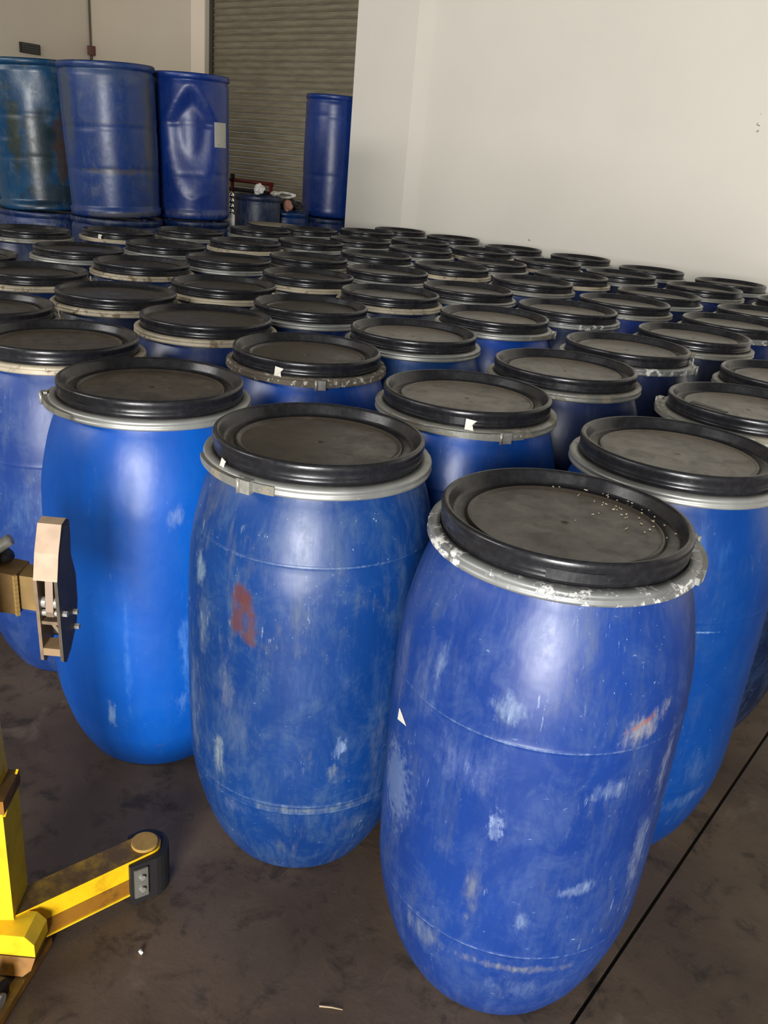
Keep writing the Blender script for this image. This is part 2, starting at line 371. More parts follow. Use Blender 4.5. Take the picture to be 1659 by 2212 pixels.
def body_mesh(name, lines, seed):
    ds = set([PD[0] + (PD[-1] - PD[0]) * i / 46 for i in range(47)])
    for zl in lines:
        d0 = DT - zl
        for q in (-.028, -.012, 0, .012, .028): ds.add(round(d0 + q, 4))
    prof = []
    for d in sorted(ds):
        r = pchip(PD, PR, d)
        for zl in lines:
            q = abs(d - (DT - zl))
            if q < .02: r += .006 * (1 - q / .02)
        prof.append((r * S, (DT - d) * S))
    prof += [(.825 * S, .02 * S), (.80 * S, .004 * S), (.77 * S, 0.0), (.70 * S, .0), (.62 * S, .03 * S), (0, .03 * S)]
    prof = [(0, prof[0][1])] + prof
    bm = lathe(bmesh.new(), prof, 72)
    for v in bm.verts:                      # blow-moulded walls are never quite round
        r = math.hypot(v.co.x, v.co.y)
        if r > .05 and v.co.z > .05:
            q = mnoise.noise(Vector((v.co.x * 4 + seed, v.co.y * 4, v.co.z * 3)))
            f = 1 + .006 * q
            v.co.x *= f; v.co.y *= f
    me = bpy.data.meshes.new(name); bmesh.ops.recalc_face_normals(bm, faces=bm.faces)
    for f in bm.faces: f.smooth = True
    bm.to_mesh(me); bm.free(); me.materials.append(BLUE_ANY); return me
BODY1 = body_mesh('drum_body_a', (3.20, 1.15), 1.3)
BODY2 = body_mesh('drum_body_b', (3.72, 1.15, 1.06), 8.1)
BODY0 = body_mesh('drum_body_c', (), 4.4)

def lid_mesh(name, bowl=False):
    p = [(.955, -.205), (.983, -.205), (.987, -.19), (.987, -.166), (.9892, -.162), (.9892, -.155), (.987, -.151), (.9885, -.130), (.9902, -.126), (.9902, -.119), (.9885, -.115),
         (.992, -.075), (.9985, -.060), (1.0, -.042), (.998, -.024), (.991, -.010), (.980, -.003), (.967, 0), (.955, -.003), (.945, -.011), (.937, -.024)]
    if bowl: p += [(.925, -.045), (.90, -.066), (.86, -.080), (.80, -.088), (.6, -.094), (.3, -.096), (0, -.097)]
    else: p += [(.908, -.094), (.897, -.112), (.878, -.120), (.84, -.121), (.808, -.122), (.797, -.115), (.786, -.099), (.775, -.097), (.765, -.104), (.752, -.116), (.735, -.119), (.5, -.117), (.045, -.116), (.036, -.1161), (.022, -.124), (0, -.126)]
    bm = lathe(bmesh.new(), [(r * S, (DT + z) * S) for r, z in p], 80)
    me = bpy.data.meshes.new(name); bmesh.ops.recalc_face_normals(bm, faces=bm.faces)
    for f in bm.faces: f.smooth = True
    bm.to_mesh(me); bm.free(); me.materials.append(LID); return me
LID1 = lid_mesh('lid_stepped'); LID2 = lid_mesh('lid_dished', True)

def ring_mesh(name, dent=0.0):
    p = [(.985, -.20), (.99, -.186), (1.03, -.184), (1.060, -.188), (1.078, -.200), (1.084, -.216), (1.076, -.232), (1.072, -.244), (1.080, -.256), (1.086, -.272), (1.078, -.288), (1.05, -.296), (.985, -.298), (.985, -.20)]
    bm = lathe(bmesh.new(), [(r * S, (DT + z) * S) for r, z in p], 96)
    if dent:
        for v in bm.verts:
            r = math.hypot(v.co.x, v.co.y)
            if r > 1.02 * S:
                q = mnoise.noise(Vector((v.co.x * 60, v.co.y * 60, v.co.z * 60 + dent * 100))) ; f = 1 + dent * q
                v.co.x *= f; v.co.y *= f; v.co.z += dent * .12 * q
    me = bpy.data.meshes.new(name); bmesh.ops.recalc_face_normals(bm, faces=bm.faces)
    for f in bm.faces: f.smooth = True
    bm.to_mesh(me); bm.free(); me.materials.append(RING['clean']); return me
RING1 = ring_mesh('ring_plain', .0035); RING2 = ring_mesh('ring_crusted', .012)

def pol(phi, r, z):
    a = math.radians(phi); return Vector((r * S * math.sin(a), -r * S * math.cos(a), (DT + z) * S))
def arc_bar(bm, p0, p1, sec, n=12):
    """box section swept round the ring; sec(t) -> (r_in, r_out, z_low, z_high)"""
    prev = None
    for i in range(n + 1):
        t = i / n; a = p0 + (p1 - p0) * t; ri, ro, zl, zh = sec(t)
        q = [bm.verts.new(pol(a, r, z)) for r, z in ((ri, zl), (ro, zl), (ro, zh), (ri, zh))]
        if prev is None: bm.faces.new(q)
        else:
            for j in range(4): bm.faces.new((prev[j], prev[(j + 1) % 4], q[(j + 1) % 4], q[j]))
        prev = q
    bm.faces.new(prev[::-1]); return bm
def add_latch(ring, phi, side, m, tagphi=None, span=44):
    """lever latch on a clamp ring: hinge at phi, lever running towards phi - side*span"""
    bm = bmesh.new()
    arc_bar(bm, phi - side * 3, phi - side * span, lambda t: (1.078, 1.078 + .055 * (1 - .35 * t), -.285 + .02 * t, -.205 - .004 * t))
    lt = obj('latch', bevel_all(bm, .0012, 1), m, ring); lt['label'] = 'steel lever latch'
    bm = bmesh.new(); arc_bar(bm, phi + side * 2, phi + side * 14, lambda t: (1.075, 1.100, -.288, -.205), 5)
    br = obj('bracket', bm, m, lt)
    bm = bmesh.new(); arc_bar(bm, phi - side * 1.5, phi + side * 3.5, lambda t: (1.085, 1.155, -.305, -.185), 3)
    obj('hinge', bevel_all(bm, .0015, 1), STEEL, lt)
    bm = bmesh.new(); tube(bm, pol(phi - side * 2.6, 1.15, -.31), pol(phi - side * 2.6, 1.15, -.18), .0035, 10); obj('pin', bm, STEEL, lt, True)
    for q in (7.5, 11.5):
        bm = bmesh.new(); a = pol(phi + side * q, 1.098, -.245); n = pol(phi + side * q, 1.112, -.245); tube(bm, a, n, .004, 10, .002); obj('rivet', bm, STEEL, lt)
    if tagphi is not None: add_tab(ring, tagphi)
    return lt
def add_tab(ring, phi, w=3.2, h=.11):
    bm = bmesh.new()
    pts = [pol(phi - w, 1.06, -.20), pol(phi + w * .7, 1.07, -.21), pol(phi + w * .4, 1.045, -.20 + h * .55), pol(phi + w * 1.1, 1.05, -.2 + h), pol(phi - w * .9, 1.04, -.20 + h * 1.15)]
    prism(bm, pts, pol(phi, .006, 0) - pol(phi, 0, 0))
    t = obj('seal_tab', bm, TAGW, ring); t['label'] = 'torn white paper seal tab'; return t

DR = {'A': (-2.63, 5.803), 'B': (-5.198, 5.784), 'C': (-7.646, 5.702), 'D': (-2.723, 8.501), 'E': (-5.295, 8.45), 'F': (-10.064, 6.076), 'G': (-7.911, 8.451), 'H': (-8.011, 10.979), 'I': (-8.238, 13.738), 'J': (-5.338, 10.999), 'K': (-5.497, 13.459), 'L': (-5.278, 15.898), 'M': (-2.984, 13.65), 'N': (-2.839, 11.204), 'O': (-5.365, 18.344), 'P': (-5.48, 20.801), 'Q': (-7.895, 18.674), 'R': (-8.018, 16.191), 'S': (-8.081, 21.116), 'T': (-8.023, 24.142), 'V': (-5.554, 24.044), 'U': (-8.108, 26.59), 'W': (-10.698, 26.934), 'X': (-13.481, 27.556), 'Y': (-10.574, 24.378), 'Z': (-10.926, 21.954), 'AA': (-10.698, 19.449), 'AB': (-10.571, 16.363), 'AC': (-13.02, 24.488), 'AD': (-13.528, 22.052), 'AE': (-13.269, 19.617), 'AF': (-15.739, 24.926), 'AG': (-15.991, 27.362), 'AH': (-19.008, 27.977), 'AI': (-21.526, 27.95), 'AJ': (-18.185, 24.802), 'AJJ': (-16.407, 22.413), 'AK': (-21.197, 25.522), 'AL': (-18.855, 22.392), 'AM': (-15.708, 19.392), 'AN': (-13.202, 16.768), 'AO': (-10.844, 13.929), 'AP': (-21.921, 23.184), 'AQ': (-18.629, 19.812), 'AR': (-15.643, 16.581), 'AS': (-13.287, 14.097), 'AT': (-10.451, 11.198), 'AU': (-21.813, 20.739), 'AV': (-18.873, 17.375), 'AW': (-15.933, 14.148), 'AX': (-12.896, 11.342), 'AY': (-21.62, 17.648), 'AZ': (-18.604, 14.404), 'BA': (-21.664, 15.132), 'BB': (-22.056, 12.68), 'BC': (-18.266, 11.671), 'BD': (-15.818, 11.609), 'BE': (-15.405, 8.832), 'BG': (-12.786, 8.849), 'BH': (-10.341, 8.751), 'BI': (-12.496, 6.337), 'BF': (-17.854, 8.809)}
ROWS = [('the front row', 'A B C F BI'), ('the second row from the front', 'D E G BH BG BE BF'), ('the third row from the front', 'N J H AT AX BD BC BB'), ('row fourth from the front', 'M K I AO AS AW AZ BA'),
        ('row fifth from the front', 'L R AB AN AR AV AY'), ('row sixth from the front', 'O Q AA AE AM AQ AU'), ('row seventh from the front', 'P S Z AD AJJ AL AP'), ('the row before the last one', 'V T Y AC AF AJ AK'), ('the last row, by the white wall', 'U W X AG AH AI')]
ORD = 'first second third fourth fifth sixth seventh eighth'.split()
LAB = {}
for rn, ks in ROWS:
    for i, k in enumerate(ks.split()): LAB[k] = 'black-lidded blue drum, %s from the right in %s' % (ORD[i], rn)
LAB.update({'A': 'nearest drum, scuffed royal blue with white-flaked clamp ring and triangular sticker', 'B': 'dirty blue drum with a rust-brown patch, second from the right in the front row',
            'C': 'bright azure drum behind the lifter gripper, third in the front row', 'F': 'greyish blue drum half out of frame, behind the grey gripper of the yellow lifter',
            'D': 'smooth blue drum directly behind the nearest scuffed drum, beside the bare floor', 'E': 'bright blue drum with a long latch and white paper tag, behind the rust-patched drum',
            'G': 'blue drum with crusted flaking clamp ring and torn white tab, behind the azure drum', 
            'I': 'bright blue drum with latch on the right of its ring, third in the fourth row', 'J': 'navy drum with a moulded panel on its lid skirt, behind the tagged bright blue drum',
            'K': 'navy drum with a ragged whitish latch on its ring, second in the fourth row', 'N': 'dark drum with a dark stripe across its pale lid, cut by the right edge',
            'BH': 'drum with a plain dished lid and cream ring, fourth in the second row'})
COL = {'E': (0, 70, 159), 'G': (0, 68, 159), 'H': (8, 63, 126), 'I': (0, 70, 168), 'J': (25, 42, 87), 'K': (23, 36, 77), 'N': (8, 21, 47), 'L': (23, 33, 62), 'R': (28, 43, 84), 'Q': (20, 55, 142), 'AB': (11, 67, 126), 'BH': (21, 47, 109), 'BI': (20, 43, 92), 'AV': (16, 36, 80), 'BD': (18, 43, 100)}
RG = {'A': 'white', 'B': 'clean', 'C': 'clean', 'D': 'clean', 'E': 'grey', 'F': 'cream', 'G': 'flaky', 'H': 'clean', 'I': 'clean', 'J': 'grey', 'K': 'white', 'BH': 'cream', 'BG': 'cream', 'BE': 'cream', 'AT': 'clean', 'AX': 'cream', 'BD': 'cream', 'AO': 'cream', 'AS': 'cream', 'L': 'grey', 'R': 'white', 'Q': 'grey', 'O': 'white', 'N': 'grey', 'AV': 'cream', 'AW': 'clean', 'Z': 'cream'}
LAT = {'B': (-33, 1, None), 'E': (24, 1, 4), 'G': (9, 1, -19), 'C': (-90, -1, None), 'I': (82, 1, None), 'K': (78, 1, 84), 'A': (112, 1, None), 'N': (-100, -1, None), 'AX': (118, 1, 62), 'BA': (10, 1, -28), 'BE': (100, 1, 78), 'BI': (108, 1, 84), 'H': (150, 1, None), 'D': (140, 1, None), 'J': (-160, 1, None), 'F': (170, 1, None), 'BH': (-170, 1, None)}
GRP = 'blue open-top drums with black lids standing in rows'
drums = {}
rnd = random.Random(3)
for k in DR:
    x, y = DR[k]; dy = .011 if k == 'A' else 0
    th = math.atan2(-x, y)
    t = empty('plastic_drum', (x * S, y * S + dy, 0), th)
    tag(t, LAB[k], 'drum', GRP)
    lay = BODY2 if k in ('B', 'E', 'H') or (len(k) == 2 and rnd.random() < .4) else BODY1
    if k == 'C': lay = BODY0
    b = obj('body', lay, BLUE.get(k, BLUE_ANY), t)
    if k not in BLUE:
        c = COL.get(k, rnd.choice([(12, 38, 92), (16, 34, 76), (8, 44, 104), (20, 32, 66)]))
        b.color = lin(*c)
    rk = RG.get(k, rnd.choice(['clean', 'grey', 'clean', 'cream' if x < -12 else 'grey']))
    r = obj('clamp_ring', RING2 if rk in ('flaky',) else RING1, RING[rk], t)
    l = obj('lid', LID2 if k in ('BH', 'BG', 'AW', 'BC') else LID1, LID if k in 'ABCFG' else LID_PALE_REFL if x > -9 else LID_DARK_REFL, t)
    if k == 'A': l.scale = (.982, .982, 1); r.scale = (.988, .988, 1)
    # lids and rings sit turned at random
    if k not in LAT: r.rotation_euler.z = rnd.uniform(0, 6.28)
    l.rotation_euler.z = rnd.uniform(0, 6.28)
    if k in LAT: add_latch(r, LAT[k][0], LAT[k][1], RING['white'] if k == 'K' else RING['grey'] if rk == 'clean' else RING[rk], LAT[k][2])
    if k == 'B': add_tab(r, -52, 2.2, .07)
    if k in ('E', 'J', 'K', 'A'):         # moulded panel on the lid skirt
        l.rotation_euler.z = 0
        bm = bmesh.new(); a0 = {'E': -6, 'J': 4, 'K': 2, 'A': 8}[k]
        arc_bar(bm, a0 - 12, a0 + 12, lambda q: (.985, .9985, -.160, -.085), 8)
        obj('skirt_panel', bm, LID, l)
    drums[k] = (t, b, r, l)
N_ = drums['N'][3]; N_.rotation_euler.z = 0
inv = drums['N'][0].matrix_basis.inverted()
bm = bmesh.new(); z_ = (DT - .117) * S
prism(bm, [inv @ Vector(q) for q in ((-.697, 2.176, z_), (-.597, 2.153, z_), (-.594, 2.166, z_), (-.695, 2.200, z_))], (0, 0, .0014))
q_ = obj('tape_strip', bm, BLK_TAPE, N_); q_['label'] = 'dark strip stuck across the lid'
# triangular sticker on the nearest drum, following its curved side
def on_body(phi, z, lift=.004): return pol(phi, pchip(PD, PR, DT - z) + lift, z - DT)
bm = bmesh.new(); pts = [on_body(-58.0, 2.895, .008), on_body(-58.6, 2.78, .008), on_body(-50.8, 2.832, .008)]
prism(bm, pts, Vector((-math.sin(math.radians(56)), math.cos(math.radians(56)), 0)) * -.0012)
s_ = obj('sticker', bm, TAGW, drums['A'][0]); s_['label'] = 'triangular grey-white sticker'
# chips and crumbs lying on the nearest lid
bm = bmesh.new(); rc = random.Random(5)
cx, cy = DR['A'][0] * S, DR['A'][1] * S + .011
for i in range(46):
    a = rc.gauss(.25, .55); rr = rc.uniform(.55, .89) * S if rc.random() < .8 else rc.uniform(.1, .7) * S
    px, py = cx + rr * math.cos(a + .64 + .35), cy + rr * math.sin(a + .64 + .35)
    L = rc.uniform(.0008, .0022) * (2.0 if rc.random() < .12 else 1); wd = rc.uniform(.0004, .0009); q = rc.uniform(0, 6.28)
    zc = (DT - (.114 if rr < .74 * S else .092 if rr < .8 * S else .109)) * S + .0004
    mt = Matrix.Translation((px, py, zc)) @ Matrix.Rotation(q, 4, 'Z')
    box(bm, (-L, -wd, 0), (L, wd, .0012), 0, mt)
tag(obj('wood_chip_crumbs', bm, simple('pale_chips', (206, 190, 160), .7)), 'pale chips and crumbs scattered on the lid of the nearest drum', 'debris', kind='stuff')

# ------------------------------------------------------------------ closed drums stacked behind the rows
def closed_drum(name, x, y, z0, rad, h, rgb, label, group, lean=(0, 0), grimy=False, hoops=(.34, .66), dent=None, seed=0.0, taper=.97, mat=None):
    t = empty('closed_drum', (x, y, z0), math.atan2(-x, y)); tag(t, label, 'drum', group)
    t.rotation_euler = (lean[0], lean[1], math.atan2(-x, y))
    prof = [(0, .012), (rad * .84, .012), (rad * .86, 0), (rad * .93, 0), (rad * .965, .012), (rad * .975, .05)]
    n = 60
    for i in range(n + 1):
        u = i / n; zq = .06 + u * (h - .14); r = rad * (taper + (1 - taper) * u) * (.985 + .015 * math.sin(PI * u))
        for hh in hoops:
            q = (u - hh) / .018
            r -= rad * .012 * math.exp(-q * q)
        prof.append((r, zq))
    prof += [(rad * .985, h - .06), (rad * .955, h - .045), (rad * .955, h - .035), (rad * 1.0, h - .028), (rad * 1.005, h - .008), (rad * .99, h), (rad * .955, h - .002), (rad * .945, h - .02), (rad * .9, h - .024), (0, h - .018)]
    bm = lathe(bmesh.new(), prof, 72)
    for v in bm.verts:
        r = math.hypot(v.co.x, v.co.y)
        if r > .05:
            q = mnoise.noise(Vector((v.co.x * 3 + seed, v.co.y * 3, v.co.z * 2.2)))
            f = 1 + .014 * q; v.co.x *= f; v.co.y *= f
            if dent and .05 < v.co.z < h - .03:
                a = math.degrees(math.atan2(v.co.x, -v.co.y))
                for (pa, za, wa, wz, dp) in dent:
                    # kite shaped buckle with sharp upper ridges
                    u = abs(a - pa) / wa; q_ = (v.co.z - za) / wz
                    d = (u ** 1.35 + q_ ** 1.1) if q_ > 0 else math.sqrt(u * u + (q_ * .55) ** 2)
                    if d < 1:
                        e = 1 - d; k_ = min(1, e * 1.7); k_ = k_ * k_ * (3 - 2 * k_); g = 1 - dp * k_ / rad
                        v.co.x *= g; v.co.y *= g
                    elif d < 1.2:
                        g = 1 + .005 * (1.2 - d) / .2 / rad; v.co.x *= g; v.co.y *= g
    b = obj('body', bm, mat or (GRIMY if grimy else BLUE_ANY), t, True); b.color = lin(*rgb)
    bm = bmesh.new(); lathe(bm, [(rad * .955, h - .018), (rad * .985, h + .004), (rad * 1.004, h - .004), (rad * 1.006, h - .026), (rad * .985, h - .032)], 72)
    c_ = obj('rim', bm, b.active_material, t, True); c_.color = lin(*[int(q * .86) for q in rgb])
    for sx_, rr_ in ((-1, .028), (1, .022)):
        bm = bmesh.new(); tube(bm, (sx_ * rad * .6, 0, h - .024), (sx_ * rad * .6, 0, h - .002), rr_, 16); obj('bung_cap', bm, b.active_material, t).color = lin(*rgb)
    return t
UP = 'closed blue drums stacked in the upper tier'; LO = 'closed blue drums of the lower tier behind the rows'
BZ = .915
closed_drum('', -5.241, 3.650, BZ, .302, .905, (36, 78, 176), 'big faded blue drum on the upper tier between a grimy and a dented drum', UP, (0, -.045), True, (.30, .62), None, 1.0, .95,
            blue_plastic('plastic_blue_faded', (18, 50, 108), (50, 66, 94), .5, .36, [(-58, 3.2, 16, 2.0, (58, 68, 76), .7, 14, 0, .5), (56, 2.6, 16, 2.4, (58, 62, 62), .75, 14, 0, .5), (0, 4.2, 60, .5, (60, 76, 104), .6, 14, 0, .5), (0, 1.42, 66, .14, (62, 62, 70), .75, 25, 0, .5), (0, 2.85, 60, .06, (44, 52, 84), .5, 25, 0, .5), (-20, .9, 16, .3, (110, 110, 112), .5, 40, .5, .8), (10, .10, 80, .13, (84, 84, 86), .8, 30, 0, .5)], .35))
s3 = closed_drum('', -5.150, 4.220, BZ, .268, .915, (32, 70, 178), 'dented blue drum with a blank white label near its edge, on the upper tier', UP, (.0, -.02), False, (.30, .72), [(2, .60, 44, .25, .045)], 4.0, .96,
                 blue_plastic('plastic_blue_dented', (14, 46, 118), (48, 70, 114), .3, .36, [(0, .2, 80, .18, (90, 92, 100), .6, 30, 0, .7), (60, 1.6, 12, 1.0, (86, 84, 88), .5, 20, 0, .8)], .15))
bm = bmesh.new()
for i in range(7):
    pass
pts = []
def cyl(phi, r, z): a = math.radians(phi); return Vector((r * math.sin(a), -r * math.cos(a), z))
A_ = [[bm.verts.new(cyl(36 + 26 * i / 6, .2685, z)) for z in (.475, .615, .632)] for i in range(7)]
for i in range(6):
    for j in range(2): bm.faces.new((A_[i][j], A_[i + 1][j], A_[i + 1][j + 1], A_[i][j + 1]))
rg_ = bmesh.ops.solidify(bm, geom=list(bm.faces), thickness=-.0015)
s_ = obj('paper_label', bm, simple('label_paper', (232, 230, 216), .65, 0, .08), s3); s_['label'] = 'blank white paper label'
closed_drum('', -6.047, 3.607, .885, .315, .945, (30, 78, 120), 'grimy green-stained drum leaning on the upper tier beside the big faded drum', UP, (0, -.055), True, (.35, .68), [(-10, .45, 60, .7, .03)], 9.0, .94,
            blue_plastic('plastic_teal_grimy', (14, 62, 98), (50, 70, 76), .6, .32, [(5, 2.0, 34, 1.7, (24, 38, 36), .85, 9, 0, .5), (-32, 2.4, 16, 2.0, (44, 50, 30), .8, 12, 0, .5), (30, 1.9, 13, 1.6, (58, 44, 36), .85, 12, 0, .5), (10, .5, 60, .7, (24, 34, 38), .8, 12, 0, .5)], .7))
closed_drum('', -7.06, 3.70, .885, .31, .955, (20, 96, 150), 'teal blue drum half hidden behind the grimy leaning drum, at the frame edge', UP, (0, 0), True, (.34, .66), None, 2.0, .97)
closed_drum('', -5.385, 5.940, BZ, .246, .955, (22, 66, 170), 'clean blue drum on the upper tier at the end of the white wall', UP, (0, 0), False, (.33, .9), None, 6.0, .985,
            blue_plastic('plastic_blue_clean', (8, 44, 112), (70, 100, 160), .18, .36, (), .05))
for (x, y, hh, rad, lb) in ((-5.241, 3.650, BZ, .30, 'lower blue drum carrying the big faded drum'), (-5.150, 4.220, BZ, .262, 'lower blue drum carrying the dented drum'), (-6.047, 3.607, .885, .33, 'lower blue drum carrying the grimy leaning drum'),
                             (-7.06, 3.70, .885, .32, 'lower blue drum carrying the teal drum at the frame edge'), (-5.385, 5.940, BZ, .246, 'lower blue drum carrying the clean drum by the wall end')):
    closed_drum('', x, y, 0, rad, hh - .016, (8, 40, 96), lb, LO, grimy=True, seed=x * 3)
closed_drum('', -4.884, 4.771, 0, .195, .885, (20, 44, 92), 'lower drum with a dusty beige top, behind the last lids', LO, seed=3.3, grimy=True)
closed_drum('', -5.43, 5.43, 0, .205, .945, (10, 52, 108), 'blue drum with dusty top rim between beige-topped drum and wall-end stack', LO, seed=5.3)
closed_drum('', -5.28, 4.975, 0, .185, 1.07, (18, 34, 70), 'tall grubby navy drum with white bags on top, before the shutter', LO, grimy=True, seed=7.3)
# dusty cardboard disc on the beige-topped drum
bm = bmesh.new(); lathe(bm, [(0, 0), (.178, 0), (.182, .003), (.178, .007), (0, .008)], 48)
o = obj('dusty_board', bm, simple('dusty_board', (150, 140, 120), .8, 0, .2, 20)); o.location = (-4.884, 4.771, .890); tag(o, 'round dusty beige board lying on a lower drum behind the lids', 'board')

# odds and ends in front of the shutter
RED = simple('red_paint', (112, 34, 30), .45, 0, .3, 20); BLK = simple('black_rubber', (28, 27, 27), .6, 0, .2, 30)
rc_ = empty('cart_frame', (-6.266, 5.638, 0)); tag(rc_, 'dark red tubular cart frame standing before the shutter', 'cart')
o_ = Vector((-6.266, 5.638, 0))
def rel(a): return Vector(a) - o_
for p in ((-6.296, 5.618), (-6.016, 5.833)):
    bm = bmesh.new(); tube(bm, rel((p[0], p[1], 0)), rel((p[0], p[1], 1.14)), .017); obj('post', bm, RED, rc_, True)
for z, m in ((1.13, RED), (1.05, BLK)):
    bm = bmesh.new(); tube(bm, rel((-6.316, 5.603, z + .006)), rel((-5.996, 5.848, z - .006)), .016); obj('crossbar', bm, m, rc_, True)
bm = bmesh.new(); tube(bm, rel((-6.296, 5.618, 1.12)), rel((-6.296, 5.618, 1.185)), .022); obj('knob', bm, BLK, rc_, True)
def crumple(name, loc, r, sq, m, label, cat, seed, amp=.45):
    bm = bmesh.new(); bmesh.ops.create_icosphere(bm, subdivisions=3, radius=1)
    zs = []
    for v in bm.verts:
        d = v.co.normalized(); q = mnoise.noise(d * 1.7 + Vector((seed, 0, 0))) + .6 * abs(mnoise.noise(d * 4.3 + Vector((0, seed, 0))))
        v.co = Vector((d.x * sq[0], d.y * sq[1], d.z * sq[2])) * r * (1 + amp * q)
    mz = min(v.co.z for v in bm.verts)
    for v in bm.verts: v.co.z -= mz
    o = obj(name, bm, m, None, False); o.location = loc; tag(o, label, cat); return o
WP = simple('white_film', (226, 224, 216), .35, 0, .15, 30)
crumple('plastic_bag', (-5.29, 5.00, 1.073), .042, (1, .8, .9), WP, 'crumpled white plastic bag on the tall grubby drum', 'bag', 1.0)
crumple('plastic_bag', (-5.195, 5.085, 1.073), .030, (1.2, .9, .6), simple('clear_film', (190, 188, 176), .3), 'flattened translucent bag beside the white bag on the grubby drum', 'bag', 5.0)
crumple('bundle', (-5.40, 5.47, .949), .052, (2.0, 1.4, .85), BLK, 'black bundle on the blue drum under the white strapping', 'bundle', 9.0)
crumple('cloth', (-5.305, 5.345, .949), .040, (1, .8, 1.0), simple('pink_cloth', (180, 128, 112), .8), 'pinkish rag lying before the black bundle', 'cloth', 13.0)
bm = bmesh.new()
pp = [(-5.485, 5.395, 1.053), (-5.485, 5.395, 1.083), (-5.45, 5.42, 1.091), (-5.40, 5.45, 1.087), (-5.345, 5.47, 1.077), (-5.39, 5.455, 1.058), (-5.44, 5.43, 1.050)]
for a, b in zip(pp, pp[1:] + pp[:1]): tube(bm, a, b, .010, 8)
tag(obj('white_strap', bm, WP, None, True), 'loop of white strapping on the black bundle near the shutter', 'strap')
# made-up white tube beside the dented drum, standing in for a bright glint
pl = empty('glint_tube', (-5.175, 4.615, 0)); tag(pl, 'added white tube standing in for a bright glint beside the dented drum', 'tube')
CHR = NT('polished_metal').set((.92, .92, .92, 1), .12, 1.0)
bm = bmesh.new(); tube(bm, (0, 0, 0), (0, 0, .935), .025, 24); obj('painted_glint', bm, simple('glint_white', (250, 250, 248), .15, 0, .0), pl, True)
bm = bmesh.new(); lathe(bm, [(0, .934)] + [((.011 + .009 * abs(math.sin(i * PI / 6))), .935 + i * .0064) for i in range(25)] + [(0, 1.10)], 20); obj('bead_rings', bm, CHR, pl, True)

# dark vent on the far side wall, cable and junction box in the corner
vt = empty('wall_vent', (XW, 5.81, 2.228)); tag(vt, 'small dark louvred vent high on the far side wall', 'vent')
obj('vent_frame', bevel_all(box(bmesh.new(), (0, -.118, -.052), (.03, .118, .052)), .004), simple('vent_dark', (46, 44, 40), .5), vt)
for i in range(4):
    obj('louver', box(bmesh.new(), (.028, -.10, -.042 + i * .023), (.038, .10, -.026 + i * .023)), simple('vent_grey', (72, 72, 68), .45) if i == 0 else bpy.data.materials['vent_grey'], vt)
cb = empty('wall_cable', (XW + .02, YN - .02, 0)); tag(cb, 'dark cable running up the corner of the far walls', 'cable')
bm = bmesh.new(); tube(bm, (.0, .0, 2.33), (.0, .0, 4.6), .011, 8); tube(bm, (.0, .0, 0), (.0, .0, 2.30), .016, 8); obj('cable_run', bm, simple('cable_brown', (92, 80, 62), .6), cb)
obj('junction_box', bevel_all(box(bmesh.new(), (.0, -.05, 2.26), (.07, .02, 2.36)), .006), simple('box_red_brown', (104, 66, 60), .5), cb)

# ------------------------------------------------------------------ yellow drum lifter
def yellow(name, rgb=(238, 190, 22), dirt=.4, top=True):
    k = NT(name); v = k.coords(False, 'Object'); g = k.new('ShaderNodeNewGeometry')
    n = k.noise(v, 22.0, 7, .65); n2 = k.noise(v, 90.0, 5, .7)
    col = k.mix(k.ramp(n, .35, .7), lin(*rgb), lin(int(rgb[0] * .93), int(rgb[1] * .9), int(rgb[2] * .8)))
    m_ = k.math('MULTIPLY', k.ramp(n, .5, .66), dirt * .6)
    if top:
        s = k.new('ShaderNodeSeparateXYZ'); k.put(s.inputs[0], g.outputs['Normal'])
        m_ = k.math('MAXIMUM', m_, k.math('MULTIPLY', k.ramp(s.outputs[2], .6, .95), k.ramp(n, .25, .6, .70, 1.0)))
    col = k.mix(m_, col, lin(88, 66, 30))
    col = k.mix(k.math('MULTIPLY', k.ramp(n2, .62, .72), .35 * (1 if top else .4)), col, lin(190, 150, 60))
    k.bump(n2, .08, .003)
    return k.set(col, .45, 0, .45)
YEL = yellow('yellow_enamel'); YELC = yellow('yellow_enamel_clean', (240, 196, 30), .12, False); YELD = yellow('yellow_enamel_dirty', (142, 96, 28), 1.2)
CAST = simple('grey_cast_metal', (132, 112, 90), .5, .25, .3, 40); CAST_SHADED = simple('shaded_cast_metal', (84, 74, 62), .55, .2, .3, 40); KHAKI = simple('khaki_arm', (140, 112, 62), .5, .1, .3, 20)
root = Vector((-1.18, .55, 0))
lf = empty('drum_lifter', root); tag(lf, 'yellow drum lifter with a grey gripper arm and a rubber-tipped leg, at the frame edge', 'lifter')
def R_(p): return Vector(p) - root
ld = Vector((.034, .18, 0)).normalized(); ln = Vector((ld.y, -ld.x, 0))       # leg direction, its near side
def legframe(p): return Matrix((ln, ld, zz)).transposed().to_4x4()
L0 = Vector((-1.1605, .5685, 0)); LL = .235
